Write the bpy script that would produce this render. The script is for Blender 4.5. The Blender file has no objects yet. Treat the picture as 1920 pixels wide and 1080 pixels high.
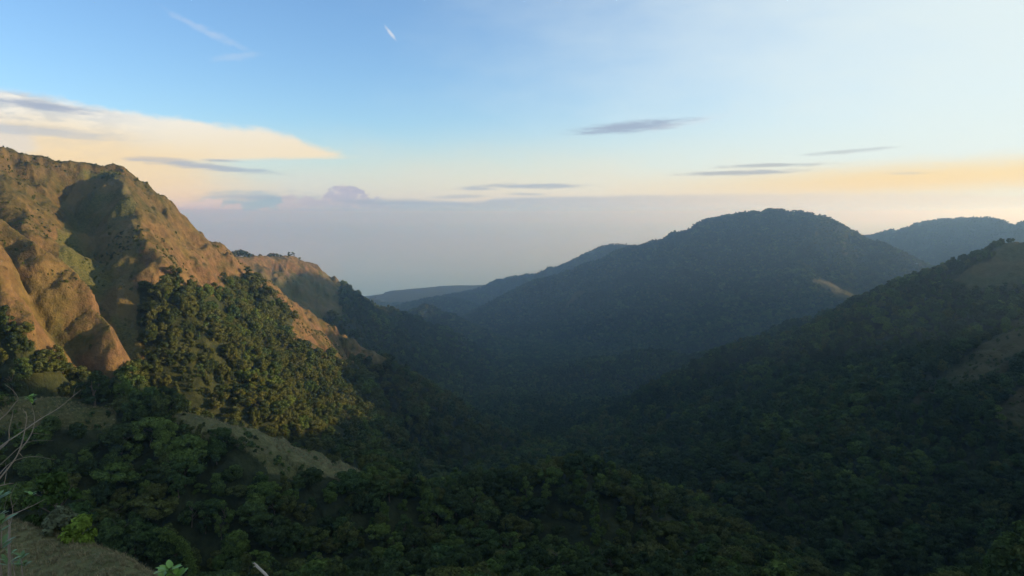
import bpy, math, random
import numpy as np

C = bpy.context.scene.collection
SC = bpy.context.scene
rad = math.radians
rng = np.random.default_rng(7)
random.seed(7)

# ------------------------------------------------------------------ camera, sky, sun
F_PX = 1321.0                     # focal length in photograph pixels (1920 wide)
PITCH = math.atan(140.0 / F_PX)   # camera looks slightly down, horizon at row 400
SUN_AZ, SUN_EL = 88.0, 7.5        # degrees right of the view, above the horizon
SEA = -600.0

cam_d = bpy.data.cameras.new('camera')
cam = bpy.data.objects.new('camera', cam_d)
C.objects.link(cam)
cam_d.sensor_width = 36.0
cam_d.lens = 36.0 * F_PX / 1920.0
cam_d.clip_start = 0.1
cam_d.clip_end = 200000.0
cam.location = (0, 0, 0)
cam.rotation_euler = (math.pi / 2 - PITCH, 0, 0)
SC.camera = cam
SC.view_settings.view_transform = 'Standard'
SC.view_settings.look = 'None'
SC.view_settings.gamma = 1.0
EXPOSURE = 1.1
SC.view_settings.exposure = EXPOSURE

def sun_vec(az, el):
    return (math.sin(rad(az)) * math.cos(rad(el)), math.cos(rad(az)) * math.cos(rad(el)), math.sin(rad(el)))

world = bpy.data.worlds.new('World')
SC.world = world
world.use_nodes = True
wn, wl = world.node_tree.nodes, world.node_tree.links
bg = wn['Background']
sky = wn.new('ShaderNodeTexSky')
sky.sky_type = 'NISHITA'
sky.sun_disc = False
sky.sun_elevation = rad(SUN_EL)
sky.sun_rotation = rad(SUN_AZ)
sky.altitude = 600
sky.air_density = 1.0
sky.dust_density = 0.6
sky.ozone_density = 2.0
SKY_STRENGTH = 0.12

def ray(px, py):
    """azimuth (deg) and tangent of elevation seen at a photograph pixel"""
    u = (px - 960.0) / F_PX
    v = -(py - 540.0) / F_PX
    x = u
    y = math.cos(PITCH) + v * math.sin(PITCH)
    z = -math.sin(PITCH) + v * math.cos(PITCH)
    return math.degrees(math.atan2(x, y)), z / math.hypot(x, y)

def azel(px, py):
    a, t = ray(px, py)
    return a, math.degrees(math.atan(t))

def lin(r, g, b, k=1.0):
    f = lambda c: (c / 255 / 12.92 if c / 255 < .04045 else ((c / 255 + .055) / 1.055) ** 2.4)
    e = k / 2 ** EXPOSURE / SKY_STRENGTH
    return (f(r) * e, f(g) * e, f(b) * e)

# small helpers for the sky's node tree
def wv(v, sock):
    if isinstance(v, bpy.types.NodeSocket): wl.new(v, sock)
    else: sock.default_value = v
def wm(op, a, b=0.0, c=None):
    t = wn.new('ShaderNodeMath'); t.operation = op
    wv(a, t.inputs[0]); wv(b, t.inputs[1])
    if c is not None: wv(c, t.inputs[2])
    return t.outputs[0]
def wstep(v, a, b):
    t = wn.new('ShaderNodeMapRange'); t.interpolation_type = 'SMOOTHSTEP'
    wv(v, t.inputs[0]); t.inputs[1].default_value = a; t.inputs[2].default_value = b
    return t.outputs[0]
def wmix(f, a, b, blend='MIX'):
    t = wn.new('ShaderNodeMix'); t.data_type = 'RGBA'; t.blend_type = blend
    wv(f, t.inputs[0])
    for v, s_ in ((a, t.inputs[6]), (b, t.inputs[7])):
        if isinstance(v, bpy.types.NodeSocket): wl.new(v, s_)
        else: s_.default_value = (*v, 1)
    return t.outputs[2]
def wnoise(x, y, detail=5, rough=.55):
    c = wn.new('ShaderNodeCombineXYZ'); wv(x, c.inputs[0]); wv(y, c.inputs[1])
    t = wn.new('ShaderNodeTexNoise'); t.inputs['Scale'].default_value = 1
    t.inputs['Detail'].default_value = detail; t.inputs['Roughness'].default_value = rough
    wl.new(c.outputs[0], t.inputs['Vector'])
    return wm('SUBTRACT', t.outputs[0], .5)
def wcurve(x, pts):
    """a smooth curve through (azimuth, elevation) points, as a function of azimuth"""
    lo, hi = pts[0][0], pts[-1][0]; y0, y1 = min(p[1] for p in pts) - .01, max(p[1] for p in pts) + .01
    t = wn.new('ShaderNodeFloatCurve')
    cv = t.mapping.curves[0]
    for i, p in enumerate(pts):
        q = ((p[0] - lo) / (hi - lo), (p[1] - y0) / (y1 - y0))
        if i == 0: cv.points[0].location = q
        elif i == len(pts) - 1: cv.points[-1].location = q
        else: cv.points.new(*q)
    t.mapping.update()
    wl.new(wm('DIVIDE', wm('SUBTRACT', x, lo), hi - lo), t.inputs['Value'])
    return wm('ADD', wm('MULTIPLY', t.outputs[0], y1 - y0), y0)

tc = wn.new('ShaderNodeTexCoord')
sx = wn.new('ShaderNodeSeparateXYZ'); wl.new(tc.outputs['Generated'], sx.inputs[0])
AZN = wm('MULTIPLY', wm('ARCTAN2', sx.outputs[0], sx.outputs[1]), 57.29578)
ELN = wm('MULTIPLY', wm('ARCSINE', sx.outputs[2]), 57.29578)
n_big = wnoise(wm('MULTIPLY', AZN, .16), wm('MULTIPLY', ELN, .42), 5)
n_mid = wnoise(wm('MULTIPLY', AZN, .5), wm('MULTIPLY', ELN, 1.6), 6, .6)
n_fin = wnoise(wm('MULTIPLY', AZN, 1.5), wm('MULTIPLY', ELN, 2.1), 4, .55)
n_str = wnoise(wm('MULTIPLY', AZN, .45), wm('MULTIPLY', ELN, 3.4), 6, .66)

colr = wmix(1.0, sky.outputs[0], (.86, 1.0, 1.22), 'MULTIPLY')
# thin high veil: whitens the sky towards the sunset and towards the horizon
veil = wm('MULTIPLY', wstep(wm('ADD', ELN, wm('MULTIPLY', n_big, 3.0)), 7.5, .5), .88)
colr = wmix(veil, colr, wmix(wstep(AZN, -22.0, 12.0), lin(222, 227, 224), lin(246, 232, 206)))
veil2 = wm('MULTIPLY', wm('MULTIPLY', wstep(wm('ADD', AZN, wm('MULTIPLY', n_big, 14.0)), -14.0, 38.0), wstep(ELN, 60.0, 22.0)), .93)
colr = wmix(veil2, colr, lin(230, 243, 243))
# bright cloud sheet added overhead, out of view, to lift the shaded forest
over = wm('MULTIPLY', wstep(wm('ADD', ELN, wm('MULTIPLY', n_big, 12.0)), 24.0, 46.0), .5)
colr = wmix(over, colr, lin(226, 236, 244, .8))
# yellow strip low on the right
yl = wm('MULTIPLY', wstep(wm('ABSOLUTE', wm('ADD', wm('SUBTRACT', ELN, wm('ADD', 2.0, wm('MULTIPLY', wm('SUBTRACT', AZN, 20.0), .035))), wm('MULTIPLY', n_str, .8))), 1.9, .1), wstep(AZN, 2.0, 30.0))
colr = wmix(wm('MULTIPLY', yl, .85), colr, lin(255, 220, 136))

# the anvil cloud, left
edge = wm('ADD', wm('MULTIPLY', n_big, 1.6), wm('MULTIPLY', n_fin, .5))
top = wcurve(AZN, [azel(*p) for p in ((-700, 60), (-300, 120), (0, 166), (150, 190), (300, 212), (420, 233), (500, 240), (570, 260), (630, 279), (680, 295), (740, 330))])
d_top = wm('SUBTRACT', top, wm('ADD', ELN, edge))
bot = wcurve(AZN, [azel(*p) for p in ((-700, 345), (0, 320), (260, 305), (420, 303), (560, 300), (660, 297), (680, 295), (740, 290))])
d_bot = wm('SUBTRACT', wm('ADD', ELN, wm('MULTIPLY', n_str, .45)), bot)
anvil = wm('MULTIPLY', wstep(d_top, -.15, .55), wstep(d_bot, -.1, .35))
acol = wmix(wstep(d_bot, .2, 4.0), lin(251, 234, 198), lin(250, 246, 234))
acol = wmix(wm('MULTIPLY', wstep(AZN, -24.0, -36.0), wstep(n_mid, -.12, .10)), acol, lin(204, 209, 213))
colr = wmix(wm('MULTIPLY', anvil, .92), colr, acol)
def blob(px, py, rx, ry, tilt, amt, soft, color, alpha, nn=None):
    """a soft-edged cloud patch centred where the photograph shows it"""
    global colr
    a0, e0 = azel(px, py)
    ru = abs(azel(px + rx, py)[0] - azel(px - rx, py)[0]) / 2
    rv = abs(azel(px, py - ry)[1] - azel(px, py + ry)[1]) / 2
    du = wm('SUBTRACT', AZN, a0); dv = wm('SUBTRACT', wm('SUBTRACT', ELN, e0), wm('MULTIPLY', du, -math.tan(rad(tilt))))
    d = wm('SQRT', wm('ADD', wm('POWER', wm('ABSOLUTE', wm('DIVIDE', du, ru)), 2.0), wm('POWER', wm('ABSOLUTE', wm('DIVIDE', dv, rv)), 2.0)))
    m = wstep(wm('ADD', d, wm('MULTIPLY', nn or n_mid, amt)), 1.0 + soft, 1.0 - soft)
    if alpha: colr = wmix(wm('MULTIPLY', m, alpha), colr, color)
    return m
# warm glow of the cloud under the anvil
blob(170, 350, 330, 95, 8, .7, .5, lin(252, 226, 172), .9, n_big)
blob(20, 262, 45, 26, 10, 1.2, .35, lin(232, 226, 214), .8)
blob(60, 245, 160, 9, 2, 2.2, .6, lin(186, 196, 208), .6, n_str)
# bank of cloud on the horizon
bank_top = wcurve(AZN, [azel(*p) for p in ((560, 384), (640, 380), (760, 376), (890, 377), (930, 371), (1200, 365), (1500, 362), (1700, 362), (1920, 366), (2600, 380))])
bank = wm('MULTIPLY', wstep(wm('SUBTRACT', bank_top, wm('ADD', ELN, wm('MULTIPLY', n_str, .30))), -.10, .22), wstep(AZN, -16.0, -12.0))
bcol = wmix(wstep(AZN, -8.0, 30.0), lin(166, 182, 206), lin(238, 224, 198))
bcol = wmix(wm('MULTIPLY', wstep(n_str, -.05, .25), .5), bcol, wmix(wstep(AZN, -8.0, 30.0), lin(206, 205, 212), lin(246, 232, 208)))
colr = wmix(wm('MULTIPLY', bank, .9), colr, bcol)
# heaped clouds, centre left
blob(490, 385, 100, 20, 0, 2.6, .7, lin(124, 172, 206), .75, n_mid)
cum = None
for (px, py, rx, ry) in ((640, 356, 17, 10), (655, 362, 24, 13), (632, 374, 34, 18), (668, 384, 44, 18), (600, 388, 34, 17), (574, 380, 20, 11), (545, 374, 16, 8), (548, 393, 30, 16), (505, 400, 26, 10), (460, 404, 30, 9),
                         (430, 396, 26, 14), (398, 388, 26, 15), (372, 394, 24, 13), (350, 402, 30, 14), (690, 402, 60, 20), (610, 408, 50, 16)):
    m = blob(px, py, rx, ry, 0, 1.9, .16, None, 0, n_fin)
    cum = m if cum is None else wm('MAXIMUM', cum, m)
ccol = wmix(wstep(AZN, -24.0, -13.0), lin(240, 222, 206), lin(180, 181, 204))
ccol = wmix(wm('MULTIPLY', wstep(n_fin, -.05, .2), .55), ccol, lin(226, 214, 214))
colr = wmix(wm('MULTIPLY', cum, .95), colr, ccol)
# dark streaks
for (px, py, rx, ry, tilt, al) in ((85, 199, 85, 8, 5, .75), (400, 314, 110, 6, 4, .7), (310, 300, 60, 5, 2, .45), (415, 301, 30, 3, 0, .6), (1183, 238, 84, 11, -4, .85), (1440, 310, 80, 4, 0, .75), (1390, 324, 92, 5, -1, .85),
                                   (1000, 349, 85, 5, 0, .7), (895, 354, 34, 3, 0, .6), (1588, 284, 66, 4, -3, .5), (860, 369, 40, 4, -2, .5), (990, 364, 30, 3, 0, .5), (1700, 325, 30, 3, 0, .35), (725, 378, 75, 6, 0, .6), (480, 370, 60, 5, 0, .45)):
    blob(px, py, rx * 1.05, ry * .85, tilt, 2.4, .6, lin(158, 172, 196) if px < 1300 else lin(176, 180, 188), al, n_str)
# wisps high up
for (px, py, rx, ry, tilt, al) in ((372, 52, 46, 6, 24, .3), (425, 74, 36, 6, 24, .2), (442, 106, 36, 6, -10, .26), (732, 62, 8, 4, 48, 1.0), (1290, 230, 70, 6, -9, .35)):
    blob(px, py, rx, ry, tilt, 2.2, .75, lin(224, 228, 236), al * .7, n_fin)
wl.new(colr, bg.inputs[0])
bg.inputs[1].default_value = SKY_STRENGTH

sun_d = bpy.data.lights.new('sun', 'SUN')
sun = bpy.data.objects.new('sun', sun_d)
C.objects.link(sun)
sun_d.energy = 4.8
sun_d.angle = rad(0.6)
sun_d.color = (1.0, 0.68, 0.39)
from mathutils import Vector
sun.rotation_euler = Vector(sun_vec(SUN_AZ, SUN_EL)).to_track_quat('Z', 'Y').to_euler()

# ------------------------------------------------------------------ helpers
def P(px, py, D):
    a, t = ray(px, py)
    return (D * math.sin(rad(a)), D * math.cos(rad(a)), D * t)

def W(az, D, z):
    return (D * math.sin(rad(az)), D * math.cos(rad(az)), z)

def to_px(x, y, z):
    """world -> photograph pixel"""
    cp, sp = math.cos(PITCH), math.sin(PITCH)
    d = y * cp - z * sp
    v = (y * sp + z * cp) / d
    u = x / d
    return 960 + F_PX * u, 540 - F_PX * v

def hash2(ix, iy, seed):
    h = (ix.astype(np.int64) * 374761393 + iy.astype(np.int64) * 668265263 + seed * 1274126177) & 0xFFFFFFFF
    h = ((h ^ (h >> 13)) * 1274126177) & 0xFFFFFFFF
    h = (h ^ (h >> 16)) & 0xFFFFFFFF
    return (h / 4294967295.0).astype(np.float32) * 2 - 1

def vnoise(x, y, seed=0):
    ix, iy = np.floor(x), np.floor(y)
    fx, fy = (x - ix).astype(np.float32), (y - iy).astype(np.float32)
    fx = fx * fx * fx * (fx * (fx * 6 - 15) + 10)
    fy = fy * fy * fy * (fy * (fy * 6 - 15) + 10)
    a, b = hash2(ix, iy, seed), hash2(ix + 1, iy, seed)
    c, d = hash2(ix, iy + 1, seed), hash2(ix + 1, iy + 1, seed)
    return (a + (b - a) * fx) * (1 - fy) + (c + (d - c) * fx) * fy

def fbm(x, y, wl0, octaves, seed=0, gain=0.5):
    o, amp = 0, 1.0
    for k in range(octaves):
        c, s = math.cos(0.6 + k), math.sin(0.6 + k)
        o = o + amp * vnoise((x * c - y * s) / wl0, (x * s + y * c) / wl0, seed + 17 * k)
        wl0 *= 0.47
        amp *= gain
    return o

def sstep(a, b, x):
    t = np.clip((x - a) / (b - a), 0, 1)
    return t * t * (3 - 2 * t)

# ------------------------------------------------------------------ the land: ridges laid out from their crests
# each ridge: group, crest points, slope on its near/left side and far/right side, rounding radius, rib amplitude, rib wavelength
R = []
def ridge(group, pts, sl, sr, rnd, ribs=0.0, wl=60.0, drop=0.0, bench=(0, 0)):
    R.append((group, [(p[0], p[1], p[2] - drop) for p in pts], sl, sr, rnd, ribs, wl, bench))

# the grassy mountain with its spurs (crests run from the left edge to the right)
ridge('grassy_mountain', [W(-46, 760, 120), P(-60, 262, 775), P(0, 275, 780), P(120, 302, 790), P(215, 312, 790), P(262, 338, 785), P(300, 372, 780), P(340, 405, 785),
       P(400, 452, 795), P(442, 489, 810)], 1.25, 0.97, 8, 7, 46)
ridge('grassy_mountain', [P(400, 455, 795), P(442, 491, 810), P(500, 527, 840), P(560, 580, 860), P(610, 612, 870), P(647, 637, 868), P(690, 664, 860), P(742, 705, 830), P(775, 775, 770)],
      1.1, 0.70, 8, 6, 46)
ridge('grassy_mountain', [P(215, 314, 785), P(245, 372, 705), P(262, 435, 635), P(285, 490, 595), P(300, 545, 568), P(312, 620, 540), P(335, 700, 515)], 0.85, 1.1, 4, 4, 40)
ridge('grassy_mountain', [P(-20, 290, 770), P(20, 368, 690), P(55, 430, 630)], 0.9, 0.9, 8, 5, 40)
ridge('grassy_mountain', [W(-44, 540, 30), P(-60, 372, 505), P(0, 408, 490), P(60, 448, 470), P(118, 505, 455), P(160, 575, 440), P(196, 612, 425), P(232, 690, 408)],
      3.0, 2.2, 2.5, 3, 38, bench=(15, .9))
ridge('grassy_mountain', [W(-42, 460, -10), P(-60, 430, 450), P(-20, 470, 440), P(12, 530, 425), P(35, 570, 415), P(45, 640, 400)], 2.5, 1.9, 2.5, 3, 30, bench=(9, .9))
# grassy knoll behind it
ridge('grassy_knoll', [P(330, 500, 1330), P(400, 480, 1360), P(440, 474, 1400), P(500, 473, 1470), P(545, 474, 1525), P(570, 486, 1560), P(600, 507, 1590), P(640, 534, 1615),
       P(670, 555, 1635), P(705, 575, 1660), P(740, 580, 1700), P(770, 590, 1750), P(830, 612, 1850), P(900, 650, 1950), P(985, 700, 2000)], 0.85, 0.7, 14, 12, 90, drop=5)
ridge('cone_hill', [P(740, 600, 2350), P(775, 580, 2380), P(799, 569, 2400), P(822, 583, 2400), P(865, 600, 2450), P(902, 612, 2500), P(960, 650, 2550)], 0.5, 0.5, 8, 6, 80, drop=6)
# blue hills towards the coast
ridge('coast_hill', [P(700, 590, 3300), P(770, 580, 3400), P(827, 555, 3600), P(870, 572, 3700)], 0.3, 0.3, 60, 12, 150, drop=6)
ridge('coast_hill', [P(830, 565, 3900), P(870, 547, 4000), P(890, 549, 4050), P(930, 560, 4100)], 0.3, 0.3, 60, 12, 150, drop=6)
ridge('blue_ridge', [P(850, 575, 4300), P(890, 547, 4300), P(915, 533, 4300), P(940, 523, 4300), P(982, 514, 4250), P(1035, 511, 4200), P(1060, 499, 4150), P(1115, 470, 4100),
       P(1150, 456, 4050), P(1187, 458, 4000), P(1260, 470, 3900)], 0.5, 0.5, 60, 25, 200, drop=6)
# the big forested mountain
ridge('forested_mountain', [P(940, 590, 3000), P(990, 543, 3000), P(1027, 518, 3000), P(1115, 489, 3000), P(1200, 456, 3000), P(1280, 430, 3000), P(1350, 406, 3000), P(1400, 396, 3000),
       P(1450, 391, 3000), P(1500, 393, 3000), P(1530, 401, 2980), P(1560, 417, 2950), P(1600, 439, 2900), P(1660, 456, 2850), P(1700, 480, 2800), P(1750, 513, 2750), P(1800, 545, 2700)],
      0.55, 0.55, 50, 30, 220, drop=7)
ridge('forested_mountain', [P(1450, 440, 2850), P(1500, 505, 2550), P(1560, 540, 2350), P(1620, 570, 2200), P(1660, 590, 2100)], 0.4, 0.4, 40, 14, 120, drop=6)
ridge('far_mountain_and_blockers', [P(1560, 470, 4700), P(1620, 442, 4700), P(1680, 431, 4700), P(1740, 413, 4700), P(1800, 406, 4700), P(1850, 408, 4700), P(1890, 421, 4650), P(1920, 431, 4600), W(39, 4600, 60), W(43, 4500, 110), W(50, 4300, 110)],  # off-view end points raised to shade the big mountain
      0.5, 0.5, 70, 25, 250, drop=6)
ridge('far_mountain_and_blockers', [W(42.5, 2090, 95), W(45, 2090, 135), W(50, 2100, 135)], .95, .95, 20, 10, 200)  # unseen hill added to shade the knoll's lower face
ridge('far_mountain_and_blockers', [W(41, 3900, 110), W(46, 3900, 130)], .7, .7, 20, 10, 200)  # unseen hill added to keep the sun off the forested mountain
ridge('far_mountain_and_blockers', [W(40.5, 2560, -70), W(44, 2560, 30), W(48, 2500, 60)], .7, .7, 20, 10, 200)  # unseen hill added so its shadow covers the knoll's low end
# valley hillocks
ridge('valley_forest', [P(1000, 705, 1750), P(1080, 685, 1720), P(1150, 668, 1720), P(1220, 655, 1720), P(1290, 672, 1720), P(1400, 680, 1700)], 0.35, 0.35, 40, 12, 80, drop=8)
# slope on the right, with the grassy spur
ridge('shaded_slope', [P(1180, 720, 1650), P(1280, 672, 1620), P(1347, 655, 1580), P(1430, 632, 1500), P(1500, 605, 1450), P(1580, 582, 1400), P(1643, 574, 1350), P(1673, 565, 1300), P(1747, 536, 1230),
       P(1813, 520, 1150), P(1847, 493, 1100), P(1880, 470, 1060), P(1920, 443, 1030), W(39.5, 985, -125), W(44, 950, -130), W(50, 900, -60), W(62, 850, 12)], 0.55, 0.6, 25, 14, 90, drop=5)
ridge('shaded_slope', [W(61, 195, 6), W(60, 300, -15), W(60, 420, 2), W(62, 540, 30), W(56, 590, 24), W(52, 615, -15), W(49, 640, -62), W(43, 690, -98)], 1.1, 1.2, 5)  # ridge added out of view to shade the near wood
ridge('shaded_slope', [W(41, 705, -108), P(1940, 610, 720), P(1910, 640, 715), P(1863, 670, 700), P(1820, 697, 680), P(1747, 740, 650), P(1690, 800, 610)], 0.5, 0.45, 6, 4, 60)
# ridge in front, in the shade
ridge('wooded_ridge', [P(-200, 722, 390), P(0, 737, 370), P(150, 746, 360), P(300, 768, 350), P(420, 790, 340), P(560, 850, 330), P(640, 886, 325), P(720, 910, 325), P(820, 922, 330), P(930, 920, 345),
       P(1000, 895, 355), P(1080, 880, 360), P(1150, 900, 365), P(1250, 970, 360), P(1330, 1090, 340)], 0.7, 0.55, 8, 5, 45, drop=2)
ridge('grass_slope', [W(61, 195, 6), W(70, 182, 24), W(78, 172, 27), W(95, 150, 27), W(110, 150, 27)], 1.2, 1.2, 3)  # hill added out of view, blocks sun from the grass and bare shrub
ridge('grass_slope', [P(-300, 900, 80), P(-100, 945, 66), P(0, 968, 60), P(60, 987, 57), P(130, 1012, 54), P(200, 1043, 50), P(270, 1090, 46)], 0.4, 1.3, 1.5, 0.6, 12)

FLOOR = [(0, -1.9), (2, -2.4), (20, -13), (100, -60), (200, -118), (260, -140), (400, -212), (900, -305), (1500, -395), (2000, -428), (3500, -535), (4300, -583), (4800, -597), (9500, -598)]

def ridge_eval(rd, x, y):
    group, pts, sl, sr, rnd, ribs, wl, (bw, bs) = rd
    best = np.full(x.shape, -1e9, np.float32)
    T = np.zeros(x.shape, np.float32)
    DD = np.zeros(x.shape, np.float32)
    acc = 0.0
    for (ax, ay, az), (bx, by, bz) in zip(pts[:-1], pts[1:]):
        dx, dy = bx - ax, by - ay
        L = math.hypot(dx, dy)
        ux, uy = dx / L, dy / L
        rx, ry = x - ax, y - ay
        s = np.clip(rx * ux + ry * uy, 0, L)
        side = rx * uy - ry * ux               # > 0 on the right of the crest
        d = np.hypot(rx - s * ux, ry - s * uy)
        lat = np.clip(side / (d + 1e-3), -1, 1)
        sl_ = sl + (sr - sl) * (0.5 - 0.5 * lat)
        dd = np.sqrt(d * d + rnd * rnd) - rnd
        fall = sl_ * dd
        if bw:                                 # a gentler shoulder below the crest, then the steep flank
            fall = np.where(side > 0, bs * np.minimum(dd, bw) + sl_ * np.maximum(dd - bw, 0), fall)
        h = az + (bz - az) * (s / L) - fall
        m = h > best
        best = np.where(m, h, best)
        T = np.where(m, acc + s, T)
        DD = np.where(m, d * np.sign(side), DD)
        acc += L
    return best, T, DD

def land(x, y):
    """height of the land and the ridge each point belongs to"""
    r = np.hypot(x, y)
    x = x.astype(np.float32); y = y.astype(np.float32)
    z = np.interp(r, [f[0] for f in FLOOR], [f[1] for f in FLOOR]).astype(np.float32)
    own = np.full(x.shape, -1, np.int32)
    wx = fbm(x, y, 90, 3, 5)
    w1 = fbm(x, y, 26, 3, 201)
    w2 = fbm(x, y, 26, 3, 202)
    for i, rd in enumerate(R):
        p = np.array(rd[1])
        reach = 2200 if p[:, 1].max() > 2000 else 1100
        m = (x > p[:, 0].min() - reach) & (x < p[:, 0].max() + reach) & (y > p[:, 1].min() - reach) & (y < p[:, 1].max() + reach)
        xs, ys = x[m], y[m]
        wa = np.clip(r[m] * .009, .3, 9)
        h, T, D = ridge_eval(rd, xs + wa * w1[m], ys + wa * w2[m])
        if rd[5]:
            u = p[-1, :2] - p[0, :2]
            u = u / np.hypot(*u)
            q = xs * u[0] + ys * u[1] + 0.3 * rd[6] * wx[m]
            v = -xs * u[1] + ys * u[0]
            a = np.abs(D)
            n = 1 - np.abs(vnoise(q / rd[6], v / (rd[6] * 3.5), 31 + i)) * 2
            n2 = 1 - np.abs(vnoise((q + .2 * v) / (rd[6] * .37), v / (rd[6] * 1.6), 61 + i)) * 2
            h = h + rd[5] * (n - 0.6) * sstep(4, 60 + rd[6], a) + rd[5] * .4 * (n2 - .6) * sstep(3, 30, a)
        zz = z[m]
        k = np.clip(0.012 * r[m], 1.0, 14.0).astype(np.float32)
        t = np.clip(0.5 + 0.5 * (h - zz) / k, 0, 1)
        zn = zz + (h - zz) * t + k * t * (1 - t)
        oo = own[m]
        oo[h > zz] = i
        own[m] = oo
        z[m] = zn
    return z, own

Q = 1.0
# polar sheet: fine where the photograph looks, coarser outside
NAZ, NR = int(1200 * Q), int(1100 * Q)
az = np.concatenate([np.linspace(-80, -41, 50)[:-1], np.linspace(-41, 41, NAZ), np.linspace(41, 112, 110)[1:]])
rk = np.array([1.5, 40, 180, 260, 900, 1600, 3500, 9500])
wk = np.array([.35, .5, 1.2, 2.2, 2.0, 1.3, .8])
cum = np.concatenate([[0], np.cumsum(np.diff(np.log(rk)) * wk)])
rr = np.exp(np.interp(np.linspace(0, cum[-1], NR), cum, np.log(rk)))
AZ, RR = np.meshgrid(np.radians(az), rr)
X = (RR * np.sin(AZ)); Y = (RR * np.cos(AZ))
Z, OWN = land(X, Y)
# coast: the plain sinks under the sea beyond a winding shore
shore = np.interp(np.degrees(AZ), [-80, -14, -2, 4, 40], [4600, 5200, 6000, 6600, 7500]) + 170 * fbm(X, Y, 900, 4, 77)
lagoon = fbm(X * .55, Y * 1.6, 170, 3, 91)
Z = Z + np.where(RR > 4300, 14 * sstep(0, 160, shore - RR) - 9 + 4 * fbm(X, Y, 300, 4, 15) - 8 * sstep(.55, .7, lagoon) * sstep(900, 500, shore - RR), 0)
# general roughness
amp = np.clip(RR / 500, 0.05, 1.6)
Z = Z + np.where(RR > 4300, .15, 1.0) * amp * (1.6 * fbm(X, Y, 110, 3, 3) * np.clip(RR / 400, .1, 1) + 1.1 * fbm(X, Y, 16, 4, 9) * np.clip(500 / RR, 0, 1)).astype(np.float32)

def grid_mesh(name, verts, quads, mat):
    me = bpy.data.meshes.new(name)
    me.vertices.add(len(verts))
    me.vertices.foreach_set('co', verts.astype(np.float32).ravel())
    nf = len(quads)
    me.loops.add(nf * 4)
    me.loops.foreach_set('vertex_index', quads.astype(np.int32).ravel())
    me.polygons.add(nf)
    me.polygons.foreach_set('loop_start', np.arange(0, nf * 4, 4, dtype=np.int32))
    me.polygons.foreach_set('loop_total', np.full(nf, 4, np.int32))
    me.polygons.foreach_set('use_smooth', np.ones(nf, bool))
    me.update(calc_edges=True)
    me.materials.append(mat)
    o = bpy.data.objects.new(name, me)
    C.objects.link(o)
    return o


# ------------------------------------------------------------------ ground cover
groups = ['valley_floor'] + list(dict.fromkeys(r[0] for r in R))
G = np.array([groups.index(r[0]) for r in R] + [0])[OWN]

def in_poly(px, py, poly):
    c = np.zeros(px.shape, bool)
    n = len(poly)
    for i in range(n):
        (x1, y1), (x2, y2) = poly[i], poly[(i + 1) % n]
        if y1 == y2: continue
        c ^= ((y1 > py) != (y2 > py)) & (px < (x2 - x1) * (py - y1) / (y2 - y1) + x1)
    return c

WOODS = [(-400, 600), (0, 605), (45, 600), (70, 640), (100, 668), (150, 695), (250, 705), (268, 650), (240, 600), (235, 560), (265, 545), (330, 535), (370, 548), (408, 552), (428, 512),
         (460, 522), (512, 545), (540, 572), (560, 592), (540, 620), (545, 650), (600, 665), (640, 684), (690, 672), (725, 672), (790, 690), (1100, 740), (1100, 950), (-400, 950)]
CLEFT = [(150, 322), (222, 322), (244, 370), (260, 450), (240, 530), (268, 640), (250, 690), (200, 600), (150, 540), (110, 470), (118, 400)]
BROWN = [(325, 765), (430, 778), (560, 832), (690, 880), (700, 908), (640, 905), (570, 905), (480, 880), (400, 850), (360, 820)]
BROWN2 = [(770, 905), (850, 908), (860, 930), (790, 930)]
CREST = [(318, 755), (430, 772), (560, 828), (690, 876), (712, 912), (640, 902), (560, 872), (430, 812), (330, 792)]
MEADOW = [(-300, 690), (0, 715), (200, 738), (225, 790), (200, 812), (110, 800), (40, 812), (-300, 812)]
SPUR = [(1990, 560), (1920, 590), (1787, 690), (1700, 765), (1745, 752), (1800, 735), (1850, 720), (1990, 650)]
SPUR2 = [(1990, 690), (1860, 770), (1880, 830), (1990, 800)]
TOP = [(1790, 530), (1825, 505), (1930, 425), (2000, 400), (2000, 500), (1900, 540), (1850, 560)]
SCAR = [(1510, 520), (1560, 528), (1600, 545), (1645, 572), (1600, 578), (1560, 552)]
SCAR2 = [(1085, 540), (1100, 545), (1062, 580), (1050, 590)]

CLEFT_RIDGES = [i for i, r in enumerate(R) if r[0] == 'grassy_mountain'][:4]
BROWNISH = None
def cover(x, y, z, g, own):
    """dry slope, green grass (0..1) at a point of the land"""
    px, py = to_px(x, np.maximum(y, 1.0), z)
    r = np.hypot(x, y)
    j = np.clip(9000 / r, 3, 22)
    px = px + j * fbm(x, y, 30, 3, 301)
    py = py + j * fbm(x, y, 30, 3, 302)
    dry = np.zeros(x.shape, bool); grass = np.zeros(x.shape, bool)
    k = g == groups.index('grassy_mountain')
    dry |= k & ~in_poly(px, py, WOODS) & (py < 950)
    grass |= k & in_poly(px, py, CLEFT) & np.isin(own, CLEFT_RIDGES)
    k = g == groups.index('grassy_knoll')
    dry |= k & (py < 512) & (px < 660)
    grass |= k & (py < 600) & (px < 640) & ~dry
    k = g == groups.index('wooded_ridge')
    grass |= k & (in_poly(px, py, BROWN) | in_poly(px, py, BROWN2))
    grass |= k & in_poly(px, py, MEADOW)
    grass |= g == groups.index('grass_slope')
    k = g == groups.index('shaded_slope')
    grass |= k & (in_poly(px, py, SPUR) | in_poly(px, py, SPUR2) | in_poly(px, py, TOP))
    grass |= (g == groups.index('forested_mountain')) & (in_poly(px, py, SCAR) | in_poly(px, py, SCAR2))
    dry &= ~grass
    return dry, grass

DRY, GRASS = cover(X, Y, Z, G, OWN)

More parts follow.
